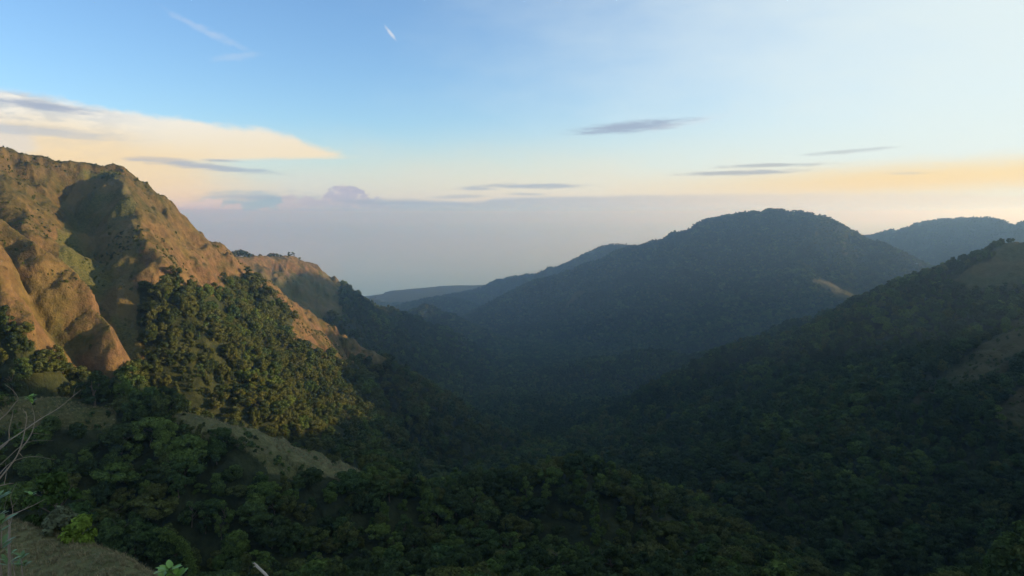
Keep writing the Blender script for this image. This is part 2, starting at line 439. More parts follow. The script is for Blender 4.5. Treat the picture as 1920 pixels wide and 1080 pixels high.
PX_, PY_ = to_px(X, np.maximum(Y, 1.0), Z)
PALE = np.where(G == groups.index('grass_slope'), .5 + .45 * sstep(-.5, .4, fbm(X, Y, 5, 3, 737)), 0) + np.where((G == groups.index('wooded_ridge')) & GRASS & (PX_ > 250), .25 + .5 * sstep(-.3, .5, fbm(X, Y, 18, 3, 733)), 0)
CRESTM = (G == groups.index('wooded_ridge')) & in_poly(PX_ + 5 * fbm(X, Y, 12, 2, 735), PY_ + 6 * fbm(X, Y, 12, 2, 736), CREST)
PALE = np.where(CRESTM, .95, PALE); GRASS = GRASS | CRESTM; DRY = DRY & ~CRESTM
# leaves and lumps of the ground itself where it is bare: tussocks and runnels
bare = (DRY | GRASS).astype(np.float32)
Z = Z + bare * np.clip(RR / 450, .12, 1.3) * (.8 * fbm(X, Y, 6, 3, 401) + .7 * (np.abs(fbm(X, Y, 22, 4, 402, .5)) - .4) * np.clip((RR - 300) / 120, 0, 1))

def nodes_of(name):
    m = bpy.data.materials.new(name); m.use_nodes = True
    return m, m.node_tree.nodes, m.node_tree.links

def simple_mat(name, col, rough=.8):
    m = bpy.data.materials.new(name); m.use_nodes = True
    p = m.node_tree.nodes['Principled BSDF']
    p.inputs['Base Color'].default_value = (*col, 1); p.inputs['Roughness'].default_value = rough
    return m

def mixc(n, l, fac, a, b):
    mx = n.new('ShaderNodeMix'); mx.data_type = 'RGBA'
    for s_, v in ((mx.inputs[0], fac), (mx.inputs[6], a), (mx.inputs[7], b)):
        if isinstance(v, bpy.types.NodeSocket): l.new(v, s_)
        else: s_.default_value = v if isinstance(v, float) else (*v, 1)
    return mx.outputs[2]

def noise_node(n, l, vec, scale, detail=4, rough=.55):
    t = n.new('ShaderNodeTexNoise'); t.inputs['Scale'].default_value = scale
    t.inputs['Detail'].default_value = detail; t.inputs['Roughness'].default_value = rough
    l.new(vec, t.inputs['Vector'])
    return t.outputs[0]

def remap(n, l, v, a, b):
    t = n.new('ShaderNodeMapRange'); t.interpolation_type = 'SMOOTHSTEP'
    t.inputs[1].default_value = a; t.inputs[2].default_value = b
    l.new(v, t.inputs[0])
    return t.outputs[0]

def attr(n, name):
    t = n.new('ShaderNodeAttribute'); t.attribute_name = name
    return t.outputs['Fac']

m_land, n, l = nodes_of('hillside')
pb = n['Principled BSDF']; pb.inputs['Roughness'].default_value = .95
pb.inputs['Specular IOR Level'].default_value = .1
geo = n.new('ShaderNodeNewGeometry'); pos = geo.outputs['Position']
sep = n.new('ShaderNodeSeparateXYZ'); l.new(geo.outputs['Normal'], sep.inputs[0])
steep = remap(n, l, sep.outputs['Z'], .88, .60)
patch = remap(n, l, noise_node(n, l, pos, .022, 5, .6), .40, .62)
fine = remap(n, l, noise_node(n, l, pos, .16, 4, .65), .35, .68)
tiny = remap(n, l, noise_node(n, l, pos, .7, 3, .6), .38, .64)
straw = mixc(n, l, fine, (.085, .066, .026), (.140, .105, .042))
soil = mixc(n, l, fine, (.085, .057, .032), (.140, .092, .050))
olive = mixc(n, l, fine, (.036, .040, .013), (.072, .066, .023))
sepp = n.new('ShaderNodeSeparateXYZ'); l.new(pos, sepp.inputs[0])
hi = remap(n, l, sepp.outputs['Z'], -75, 25)
mul = n.new('ShaderNodeMath'); mul.operation = 'MULTIPLY_ADD'; mul.use_clamp = True; l.new(hi, mul.inputs[0]); mul.inputs[1].default_value = .75; l.new(patch, mul.inputs[2])
drycol = mixc(n, l, mul.outputs[0], straw, olive)
sm = n.new('ShaderNodeMath'); sm.operation = 'MULTIPLY'; inv = n.new('ShaderNodeMath'); inv.operation = 'MULTIPLY_ADD'; l.new(hi, inv.inputs[0]); inv.inputs[1].default_value = -.6; inv.inputs[2].default_value = 1.0
st2 = n.new('ShaderNodeMath'); st2.operation = 'MULTIPLY'; l.new(steep, st2.inputs[0]); l.new(inv.outputs[0], st2.inputs[1]); l.new(st2.outputs[0], sm.inputs[0]); l.new(remap(n, l, noise_node(n, l, pos, .035, 5, .65), .36, .60), sm.inputs[1])
drycol = mixc(n, l, sm.outputs[0], drycol, soil)
drycol = mixc(n, l, remap(n, l, noise_node(n, l, pos, .35, 3, .6), .60, .72), drycol, (.034, .032, .015))
grasscol = mixc(n, l, tiny, (.04, .052, .018), (.085, .09, .034))
grasscol = mixc(n, l, patch, grasscol, (.10, .084, .038))
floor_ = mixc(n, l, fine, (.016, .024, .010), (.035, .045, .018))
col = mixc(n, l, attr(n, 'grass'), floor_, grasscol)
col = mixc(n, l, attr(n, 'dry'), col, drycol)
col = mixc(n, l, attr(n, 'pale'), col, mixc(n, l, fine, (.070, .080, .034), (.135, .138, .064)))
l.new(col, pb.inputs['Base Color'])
b1 = n.new('ShaderNodeBump'); b1.inputs['Strength'].default_value = .8; b1.inputs['Distance'].default_value = 2.2
l.new(noise_node(n, l, pos, .22, 5, .65), b1.inputs['Height'])
b2 = n.new('ShaderNodeBump'); b2.inputs['Strength'].default_value = .6; b2.inputs['Distance'].default_value = .5
l.new(noise_node(n, l, pos, 1.1, 3, .6), b2.inputs['Height']); l.new(b1.outputs[0], b2.inputs['Normal'])
l.new(b2.outputs[0], pb.inputs['Normal'])

nr, na = X.shape
idx = np.arange(nr * na).reshape(nr, na)
quads = np.stack([idx[:-1, :-1], idx[:-1, 1:], idx[1:, 1:], idx[1:, :-1]], -1).reshape(-1, 4)
V = np.stack([X, Y, Z], -1).reshape(-1, 3)
fg = G.ravel()[quads[:, 0]]
LAND_LABEL = {'grassy_mountain': 'sunlit reddish-brown grassy mountain with steep spurs and gullies', 'grassy_knoll': 'grassy knoll with a lit straw-coloured top',
              'forested_mountain': 'big rounded forested mountain in blue shade', 'wooded_ridge': 'low wooded ridge in shade with a brown grass crest'}
for g, gname in enumerate(groups):
    q = quads[fg == g]
    if not len(q): continue
    used, inv = np.unique(q, return_inverse=True)
    o = grid_mesh(gname, V[used], inv.reshape(-1, 4), m_land)
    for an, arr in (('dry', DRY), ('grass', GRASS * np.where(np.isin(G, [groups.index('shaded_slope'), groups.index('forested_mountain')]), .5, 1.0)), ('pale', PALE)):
        at = o.data.attributes.new(an, 'FLOAT', 'POINT')
        at.data.foreach_set('value', arr.ravel()[used].astype(np.float32))
    o['kind'] = 'structure'
    if gname in LAND_LABEL: o['label'] = LAND_LABEL[gname]

# ------------------------------------------------------------------ trees
def leaf_mat(name, dark, light, var=.45):
    m, n, l = nodes_of(name)
    n.remove(n['Principled BSDF'])
    oi = n.new('ShaderNodeObjectInfo')
    gp = n.new('ShaderNodeNewGeometry')
    c = mixc(n, l, oi.outputs['Random'], dark, light)
    hs = n.new('ShaderNodeHueSaturation')
    mr = n.new('ShaderNodeMapRange'); mr.inputs[3].default_value = 1 - var; mr.inputs[4].default_value = 1 + var
    l.new(gp.outputs['Random Per Island'], mr.inputs[0]); l.new(mr.outputs[0], hs.inputs['Value'])
    l.new(c, hs.inputs['Color'])
    d = n.new('ShaderNodeBsdfDiffuse'); t = n.new('ShaderNodeBsdfTranslucent')
    l.new(hs.outputs[0], d.inputs[0]); l.new(hs.outputs[0], t.inputs[0])
    mx = n.new('ShaderNodeMixShader'); mx.inputs[0].default_value = .28
    l.new(d.outputs[0], mx.inputs[1]); l.new(t.outputs[0], mx.inputs[2])
    l.new(mx.outputs[0], n['Material Output'].inputs['Surface'])
    return m

LEAF = {'dark green': leaf_mat('leaves_dark', (.033, .056, .022), (.048, .072, .027)),
        'mid green': leaf_mat('leaves_mid', (.046, .084, .027), (.068, .104, .034)),
        'olive': leaf_mat('leaves_olive', (.064, .088, .028), (.092, .108, .034)),
        'fresh green': leaf_mat('leaves_fresh', (.075, .125, .032), (.105, .155, .040))}
m_bark, n, l = nodes_of('bark')
geo = n.new('ShaderNodeNewGeometry')
l.new(mixc(n, l, noise_node(n, l, geo.outputs['Position'], 3, 4), (.05, .038, .028), (.14, .12, .095)), n['Principled BSDF'].inputs['Base Color'])
n['Principled BSDF'].inputs['Roughness'].default_value = .9

def tube(verts, faces, pts, radii, k=6):
    base0 = len(verts)
    pts = [Vector(p) for p in pts]
    for i, p in enumerate(pts):
        d = (pts[min(i + 1, len(pts) - 1)] - pts[max(i - 1, 0)]).normalized()
        a = d.orthogonal().normalized(); b_ = d.cross(a)
        if i and True:
            a = (prev - d * prev.dot(d)).normalized(); b_ = d.cross(a)
        prev = a
        for q in range(k):
            t = 2 * math.pi * q / k
            verts.append(p + (a * math.cos(t) + b_ * math.sin(t)) * radii[i])
    for i in range(len(pts) - 1):
        for q in range(k):
            A = base0 + i * k + q; B = base0 + i * k + (q + 1) % k
            faces.append((A, B, B + k, A + k))
    faces.append(tuple(range(base0 + (len(pts) - 1) * k, base0 + len(pts) * k)))

def leaf_cloud(r_, clumps, per, size, flat=.75):
    """many small leaf faces on the skins of many clumps"""
    out = []
    for (cx, cy, cz, cr) in clumps:
        m_ = max(12, int(per * cr * cr))
        d = r_.normal(size=(m_, 3)); d[:, 2] += .35
        d /= np.linalg.norm(d, axis=1)[:, None]
        rr_ = cr * (.62 + .42 * r_.random(m_)) * (1 + .18 * np.sin(5 * d[:, 0] + cx * 3) * np.cos(4 * d[:, 1] + cy))
        p = np.array([cx, cy, cz]) + d * rr_[:, None] * np.array([1, 1, flat])
        nrm = d + r_.normal(size=(m_, 3)) * .33 + np.array([0, 0, .2])
        nrm /= np.linalg.norm(nrm, axis=1)[:, None]
        t = np.cross(nrm, r_.normal(size=(m_, 3))); t /= np.linalg.norm(t, axis=1)[:, None] + 1e-6
        b_ = np.cross(nrm, t)
        sz = size * (.6 + .8 * r_.random(m_))[:, None]
        q = np.stack([p - t * sz, p - b_ * sz * .55, p + t * sz, p + b_ * sz * .55], 1)
        out.append(q)
    q = np.concatenate(out)
    return q.reshape(-1, 3), np.arange(q.shape[0] * 4).reshape(-1, 4)

def make_clumps(r_, W_, H, z0, nc, cr0, cr1, top=1.0):
    cl = []
    for i in range(nc):
        a = r_.random() * 6.283
        t = r_.random()
        zz = z0 + (H - z0) * t
        prof = math.sin(math.pi * min(1, (.18 + .82 * t) ** top)) ** .6
        q = W_ * .5 * prof * math.sqrt(r_.random() * .75 + .25)
        cr = cr0 + (cr1 - cr0) * r_.random()
        cl.append((q * math.cos(a), q * math.sin(a), zz - cr * .5, cr))
    return cl

def limbs(r_, H, z0, W_, nl, lean=.06):
    v, f = [], []
    tx, ty = r_.normal() * lean * H, r_.normal() * lean * H
    h = H * .62
    tube(v, f, [(0, 0, -1.2), (tx * .1, ty * .1, h * .3), (tx * .5, ty * .5, h * .65), (tx, ty, h)], [.028 * H, .021 * H, .016 * H, .008 * H])
    for i in range(nl):
        a = i * 6.283 / nl + r_.random()
        t = .4 + .5 * r_.random()
        s_ = (tx * t, ty * t, h * t)
        e = (math.cos(a) * W_ * .36, math.sin(a) * W_ * .36, z0 + (H - z0) * (.35 + .4 * r_.random()))
        mid = tuple(s_[k] * .5 + e[k] * .5 + (0, 0, .3)[k] for k in range(3))
        tube(v, f, [s_, mid, e], [.011 * H, .008 * H, .003 * H], 5)
    return v, f

#          kind         width height crown-base clumps  clump radii  top
SHAPES = {'rounded': (8.0, 9.5, 2.6, 22, 1.1, 2.0, 1.0), 'spreading': (11.0, 9.0, 4.0, 30, 1.0, 1.9, 1.15), 'tall narrow': (5.5, 12.0, 2.4, 22, .9, 1.6, .9),
          'ragged open': (8.5, 10.5, 3.2, 16, .8, 1.5, 1.0), 'bushy': (5.5, 5.0, .4, 16, .8, 1.4, 1.0)}
near_crown, near_trunk, PROTO = {}, {}, {'near': [], 'mid': [], 'far': []}
hidden = bpy.data.collections.new('tree_kinds')

def mesh_of(name, v, f, mats):
    me = bpy.data.meshes.new(name)
    me.from_pydata([tuple(p) for p in v], [], [tuple(q) for q in f])
    for m in mats: me.materials.append(m)
    return me

def quick_mesh(name, v, q, mats):
    me = bpy.data.meshes.new(name)
    me.vertices.add(len(v)); me.vertices.foreach_set('co', np.asarray(v, np.float32).ravel())
    me.loops.add(len(q) * 4); me.loops.foreach_set('vertex_index', np.asarray(q, np.int32).ravel())
    me.polygons.add(len(q)); me.polygons.foreach_set('loop_start', np.arange(0, len(q) * 4, 4, dtype=np.int32))
    me.polygons.foreach_set('loop_total', np.full(len(q), 4, np.int32))
    me.update(calc_edges=True)
    for m in mats: me.materials.append(m)
    return me

for si_, (kind, (W_, H, z0, nc, c0, c1, top)) in enumerate(SHAPES.items()):
    for var in range(2):
        r_ = np.random.default_rng(100 + si_ * 10 + var)
        cl = make_clumps(r_, W_, H, z0, nc, c0, c1, top)
        v, q = leaf_cloud(r_, cl, 75, .40)
        near_crown[kind, var] = quick_mesh('crown', v, q, [LEAF['mid green']])
        tv, tf = limbs(r_, H, z0, W_, 6)
        near_trunk[kind, var] = mesh_of('trunk', tv, tf, [m_bark])
    r_ = np.random.default_rng(500 + si_)
    cl = make_clumps(r_, W_, H, z0, nc, c0, c1, top)
    for lod, per, size in (('near', 60, .40), ('mid', 30, .55), ('far', 9, 1.0)):
        v, q = leaf_cloud(r_, cl, per, size)
        for mi, (mname, mat) in enumerate(LEAF.items()):
            me = quick_mesh('tree_' + lod, v, q, [mat])
            PROTO[lod].append((me, kind, mname))
proto_list = []
for lod in PROTO:
    for me, kind, mname in PROTO[lod]:
        o = bpy.data.objects.new('kind_%03d' % len(proto_list), me)
        hidden.objects.link(o)
        proto_list.append((lod, kind, mname))

# where trees can stand: a jittered grid, wider apart farther off, kept inside what the camera can see
lnr = np.log(rr)
EL = Z / RR
HOR = np.maximum.accumulate(EL, axis=0)
def grid_at(A, x, y):
    r = np.hypot(x, y); a = np.degrees(np.arctan2(x, y))
    i = np.clip(np.interp(np.log(r), lnr, np.arange(nr)), 0, nr - 1.001)
    j = np.clip(np.interp(a, az, np.arange(na)), 0, na - 1.001)
    i0, j0 = i.astype(int), j.astype(int)
    fi, fj = i - i0, j - j0
    return (A[i0, j0] * (1 - fj) + A[i0, j0 + 1] * fj) * (1 - fi) + (A[i0 + 1, j0] * (1 - fj) + A[i0 + 1, j0 + 1] * fj) * fi
def near_at(A, x, y):
    r = np.hypot(x, y); a = np.degrees(np.arctan2(x, y))
    i = np.clip(np.rint(np.interp(np.log(r), lnr, np.arange(nr))), 0, nr - 1).astype(int)
    j = np.clip(np.rint(np.interp(a, az, np.arange(na))), 0, na - 1).astype(int)
    return A[i, j]

tx, ty, tsp = [], [], []
for r0, r1, sp in ((168, 420, 6.2), (420, 700, 6.0), (700, 1100, 6.6), (1100, 1700, 8.0), (1700, 2600, 9.5), (2600, 3600, 9.5), (3600, 5000, 14)):
    xs = np.arange(-r1 * .75, r1 * .75, sp); ys = np.arange(r0 * .7, r1, sp)
    gx, gy = np.meshgrid(xs, ys)
    gx = gx + rng.uniform(-.5, .5, gx.shape) * sp * .95; gy = gy + rng.uniform(-.5, .5, gy.shape) * sp * .95
    r = np.hypot(gx, gy); a = np.degrees(np.arctan2(gx, gy))
    k = (r >= r0) & (r < r1) & (np.abs(a) < 39.5)
    tx.append(gx[k]); ty.append(gy[k]); tsp.append(np.full(k.sum(), sp))
n_tree = sum(len(q) for q in tx)
xs = np.concatenate([rng.uniform(-560, 60, 50000), rng.uniform(280, 640, 10000)]); ys = np.concatenate([rng.uniform(180, 950, 50000), rng.uniform(420, 1100, 10000)])
tx.append(xs); ty.append(ys); tsp.append(np.full(60000, 7.0))
tx, ty, tsp = map(np.concatenate, (tx, ty, tsp))
SHRUB = np.arange(len(tx)) >= n_tree
tz = grid_at(Z, tx, ty)
tg = near_at(G, tx, ty)
td, tgr = near_at(DRY, tx, ty), near_at(GRASS, tx, ty)
tr = np.hypot(tx, ty)
size_n = fbm(tx, ty, 40, 3, 611)
scl = (.66 + .72 * rng.random(len(tx)) ** 1.6 + .24 * size_n).clip(.45, 1.65) * np.where(tr > 2600, .95, np.clip(tsp / 7.5, .95, 1.3))
vis = (tz + 10 * scl) / tr > near_at(HOR, tx, ty) - .012 * np.clip(tr / 400, .5, 1)
open_ = td | tgr
keep = vis & ((~open_) | (rng.random(len(tx)) < np.where(tg == groups.index('shaded_slope'), .42, .05)))
keep = np.where(SHRUB, vis & open_ & (np.abs(np.degrees(np.arctan2(tx, ty))) < 39.5) & (fbm(tx, ty, 30, 3, 711) + .28 * rng.normal(size=len(tx)) > np.where(tg == groups.index('wooded_ridge'), -.1, np.where(tg == groups.index('shaded_slope'), 0, .35))), keep)
keep &= tz > SEA + 8
qx, qy = to_px(tx, ty, tz)
back = (tg == groups.index('wooded_ridge')) & (tz / tr < near_at(HOR, tx, ty) - .002) & (qx < 690) & ~((qx > 215) & (qx < 312))
keep &= ~back
keep &= ~(near_at(CRESTM, tx, ty) & (rng.random(len(tx)) < .93))
keep &= ~(open_ & (tg == groups.index('shaded_slope')) & (qy < 575))
keep &= ~((tg == groups.index('grass_slope')) & (tr < 150))
sel = np.flatnonzero(keep)
tx, ty, tz, tr, scl, open_, tg = (a_[sel] for a_ in (tx, ty, tz, tr, scl, open_, tg))
SHRUB = SHRUB[sel]
scl = np.where(open_, scl * .38, scl)
scl = np.where(SHRUB, .14 + .22 * rng.random(len(scl)) ** 2 + np.where(tg == groups.index('grassy_mountain'), 0, .12), scl)
print('TREES', len(sel))

col_n = fbm(tx, ty, 55, 3, 621) + .9 * rng.normal(size=len(tx))
mat_i = np.select([col_n < -.2, col_n < .75, col_n < 1.35], [0, 1, 2], 3)
mat_i = np.where((tg == groups.index('wooded_ridge')) & (to_px(tx, ty, tz)[0] > 940) & (rng.random(len(tx)) < .55), np.where(rng.random(len(tx)) < .6, 2, 3), mat_i)
mat_i = np.where((tg == groups.index('grassy_mountain')) & (rng.random(len(tx)) < .5), 2, mat_i)
shp_i = rng.choice(5, len(tx), p=[.36, .22, .16, .16, .10])
shp_i = np.where(open_, 4, shp_i)
rotz = rng.random(len(tx)) * 6.283
lod_i = np.where(SHRUB, 2, np.select([tr < 620, tr < 1300], [0, 1], 2))
kinds = list(SHAPES); mats = list(LEAF)

# the 280 largest in view are trees of their own, the rest is the forest
ppx, ppy = to_px(tx, ty, tz + 5 * scl)
seen = ((tz + 7 * scl) / tr > near_at(HOR, tx, ty) + .002) & (ppx > -5) & (ppx < 1925) & (ppy < 1085)
HEIGHT = np.array([SHAPES[k][1] for k in kinds])[shp_i] * scl
score = np.where(seen & ~open_, HEIGHT / tr, 0)
N_SINGLE = 265
single = np.argsort(-score)[:N_SINGLE]
rest = np.ones(len(tx), bool); rest[single] = False

def forest(name, label, x, y, z, inst, rot, sc3):
    me = bpy.data.meshes.new(name)
    me.vertices.add(len(x)); me.vertices.foreach_set('co', np.stack([x, y, z], -1).astype(np.float32).ravel())
    for an, ty_, arr in (('inst', 'INT', inst), ('rot', 'FLOAT_VECTOR', rot), ('size', 'FLOAT_VECTOR', sc3)):
        at = me.attributes.new(an, ty_, 'POINT')
        at.data.foreach_set('value' if ty_ == 'INT' else 'vector', np.asarray(arr, np.int32 if ty_ == 'INT' else np.float32).ravel())
    o = bpy.data.objects.new(name, me); C.objects.link(o)
    o['kind'] = 'stuff'; o['label'] = label
    ng = bpy.data.node_groups.new(name, 'GeometryNodeTree')
    ng.interface.new_socket('Geometry', in_out='INPUT', socket_type='NodeSocketGeometry')
    ng.interface.new_socket('Geometry', in_out='OUTPUT', socket_type='NodeSocketGeometry')
    gi = ng.nodes.new('NodeGroupInput'); go = ng.nodes.new('NodeGroupOutput')
    ip = ng.nodes.new('GeometryNodeInstanceOnPoints'); ci = ng.nodes.new('GeometryNodeCollectionInfo')
    ci.inputs['Collection'].default_value = hidden
    ci.inputs['Separate Children'].default_value = True; ci.inputs['Reset Children'].default_value = True
    def named(nm, dt):
        a_ = ng.nodes.new('GeometryNodeInputNamedAttribute'); a_.data_type = dt; a_.inputs['Name'].default_value = nm
        return [s_ for s_ in a_.outputs if s_.enabled and s_.name == 'Attribute'][0]
    L = ng.links.new
    L(gi.outputs[0], ip.inputs['Points']); L(ci.outputs[0], ip.inputs['Instance'])
    ip.inputs['Pick Instance'].default_value = True
    L(named('inst', 'INT'), ip.inputs['Instance Index'])
    L(named('rot', 'FLOAT_VECTOR'), ip.inputs['Rotation']); L(named('size', 'FLOAT_VECTOR'), ip.inputs['Scale'])
    L(ip.outputs[0], go.inputs[0])
    md = o.modifiers.new('scatter', 'NODES'); md.node_group = ng
    return o

inst = lod_i * 20 + shp_i * 4 + mat_i
rot3 = np.stack([rng.normal(size=len(tx)) * .11, rng.normal(size=len(tx)) * .11, rotz], -1)
wid = 1 + .22 * rng.normal(size=len(tx)).clip(-1.5, 1.5)
sc3 = np.stack([scl * wid, scl * wid, scl * np.where(tr > 1700, .72, 1.0)], -1)
k = rest
forest('forest', 'continuous broadleaf forest covering the valley and slopes', tx[k], ty[k], tz[k] - .4, inst[k], rot3[k], sc3[k])


LANDMARKS = [(60, 840, 'below the green meadow'), (130, 905, 'above the pale grass slope'), (240, 1000, 'beside the pale grass slope end'), (330, 950, 'above the vine-draped tree'),
             (420, 1045, 'near the bright leaf sprout'), (290, 850, 'left of the brown crest'), (440, 905, 'just below the brown crest'), (570, 945, 'under the brown grass end'),
             (570, 1050, 'right of the broken grey stem'), (690, 920, 'on the ridge saddle'), (700, 1000, 'just below the ridge saddle'), (730, 1065, 'far below the ridge saddle'),
             (830, 960, 'below the straw clearing'), (900, 1050, 'well below the straw clearing'), (1080, 890, 'on top of the wooded knob'), (990, 960, 'on the left flank of the wooded knob'),
             (1150, 950, 'on the right flank of the wooded knob'), (1090, 1050, 'at bottom under the wooded knob'), (1260, 1010, 'in the gully beside the wooded knob'), (1400, 1050, 'across the gully from the knob'),
             (1600, 1045, 'low on the dark slope'), (1830, 1045, 'in the bottom right corner'), (150, 700, 'in the sunlit belt under the spur'), (400, 760, 'in the sunlit belt behind the crest')]
SHAPE_WORD = {'rounded': 'round-crowned', 'spreading': 'wide spreading', 'tall narrow': 'tall narrow', 'ragged open': 'ragged open', 'bushy': 'low bushy'}
labels, members = {}, {}
for i in single:
    px_, py_ = ppx[i], ppy[i]
    lm = min(LANDMARKS, key=lambda q: (q[0] - px_) ** 2 + 2.0 * (q[1] - py_) ** 2)
    big = 'large' if HEIGHT[i] > 10.0 else 'small' if HEIGHT[i] < 6.5 else ''
    t = f'{big} {SHAPE_WORD[kinds[shp_i[i]]]} {mats[mat_i[i]]} tree {lm[2]}'.strip()
    members.setdefault(t, []).append(i)
for t, ii in members.items():
    ii.sort(key=lambda q: ppx[q])
    n_ = len(ii)
    words_ = {1: [''], 2: [', left one', ', right one'], 3: [', leftmost', ', middle', ', rightmost']}.get(n_, [f', {w} one' for w in ('first', 'second', 'third', 'fourth', 'fifth', 'sixth', 'seventh', 'eighth', 'ninth', 'tenth')])
    for q, w in zip(ii, words_ + [''] * n_): labels[q] = t + w
for i in single:
    kind, mname = kinds[shp_i[i]], mats[mat_i[i]]
    var = int(i) % 2
    root = bpy.data.objects.new('broadleaf_tree', None); C.objects.link(root)
    root.location = (tx[i], ty[i], tz[i] - .3); root.rotation_euler = rot3[i]; root.scale = sc3[i]
    root['label'] = labels[i]; root['category'] = 'tree'; root['group'] = 'broadleaf trees of the near wood'
    for part, meshes in (('trunk', near_trunk), ('crown', near_crown)):
        o = bpy.data.objects.new(part, meshes[kind, var]); C.objects.link(o); o.parent = root
        if part == 'crown':
            o.material_slots[0].link = 'OBJECT'; o.material_slots[0].material = LEAF[mname]

# ------------------------------------------------------------------ single plants and small things
def ground(x, y):
    return float(grid_at(Z, np.array([x]), np.array([y]))[0])

def tag(o, label, cat, group=None):
    o['label'] = label; o['category'] = cat
    if group: o['group'] = group
    return o

def thing(name, loc, label, cat, group=None):
    o = bpy.data.objects.new(name, None); C.objects.link(o); o.location = loc
    return tag(o, label, cat, group)

def part(name, me, parent):
    o = bpy.data.objects.new(name, me); C.objects.link(o); o.parent = parent
    if parent is not None: o.matrix_parent_inverse.identity()
    return o

def tubes(paths, origin, mat, name, k=6):
    v, f = [], []
    for pts, radii in paths:
        if not isinstance(radii, (list, tuple)): radii = [radii * (1 - .75 * i / (len(pts) - 1)) for i in range(len(pts))]
        tube(v, f, [Vector(p) - Vector(origin) for p in pts], radii, k)
    me = mesh_of(name, v, f, [mat])
    for p in me.polygons: p.use_smooth = True
    return me

def smooth_path(pts, n=5):
    """Catmull-Rom through the points"""
    pts = [Vector(p) for p in pts]
    if len(pts) < 3: return pts
    q = [pts[0] * 2 - pts[1]] + pts + [pts[-1] * 2 - pts[-2]]
    out = []
    for i in range(1, len(q) - 2):
        for t in range(n):
            t = t / n
            a_, b_, c_, d_ = q[i - 1], q[i], q[i + 1], q[i + 2]
            out.append(.5 * ((2 * b_) + (c_ - a_) * t + (2 * a_ - 5 * b_ + 4 * c_ - d_) * t * t + (3 * b_ - a_ - 3 * c_ + d_) * t ** 3))
    out.append(pts[-1])
    return out

def leaf(v, f, base, tip, width, up, fold=.25, sag=.15):
    """one broad pointed leaf, folded along its midrib"""
    base, tip, up = Vector(base), Vector(tip), Vector(up).normalized()
    d = tip - base; L = d.length; d.normalize()
    s_ = d.cross(up).normalized(); up = s_.cross(d)
    prof = (0.06, .55, .95, 1.0, .72, .03)
    b0 = len(v)
    for i, w in enumerate(prof):
        t = i / (len(prof) - 1)
        c = base + d * (L * t) - up * (sag * L * t * t)
        for k in (-1, 0, 1):
            v.append(c + s_ * (k * w * width * .5) + up * (abs(k) * fold * w * width * .5))
    for i in range(len(prof) - 1):
        for k in range(2):
            A = b0 + i * 3 + k
            f.append((A, A + 1, A + 4, A + 3))

def fresh(name, a_, b_):
    m, n, l = nodes_of(name)
    pb = n['Principled BSDF']; pb.inputs['Roughness'].default_value = .45
    gp = n.new('ShaderNodeNewGeometry')
    l.new(mixc(n, l, gp.outputs['Random Per Island'], a_, b_), pb.inputs['Base Color'])
    return m
m_sprout = fresh('sprout_leaf', (.09, .21, .03), (.16, .30, .05))
m_leafdim = fresh('shrub_leaf', (.05, .11, .025), (.10, .19, .04))
m_twig, n, l = nodes_of('dry_twig')
geo = n.new('ShaderNodeNewGeometry')
l.new(mixc(n, l, noise_node(n, l, geo.outputs['Position'], 14, 4), (.09, .075, .06), (.24, .21, .17)), n['Principled BSDF'].inputs['Base Color'])
n['Principled BSDF'].inputs['Roughness'].default_value = .85
m_grey, n, l = nodes_of('weathered_wood')
geo = n.new('ShaderNodeNewGeometry')
l.new(mixc(n, l, noise_node(n, l, geo.outputs['Position'], 30, 4), (.20, .185, .16), (.40, .38, .35)), n['Principled BSDF'].inputs['Base Color'])

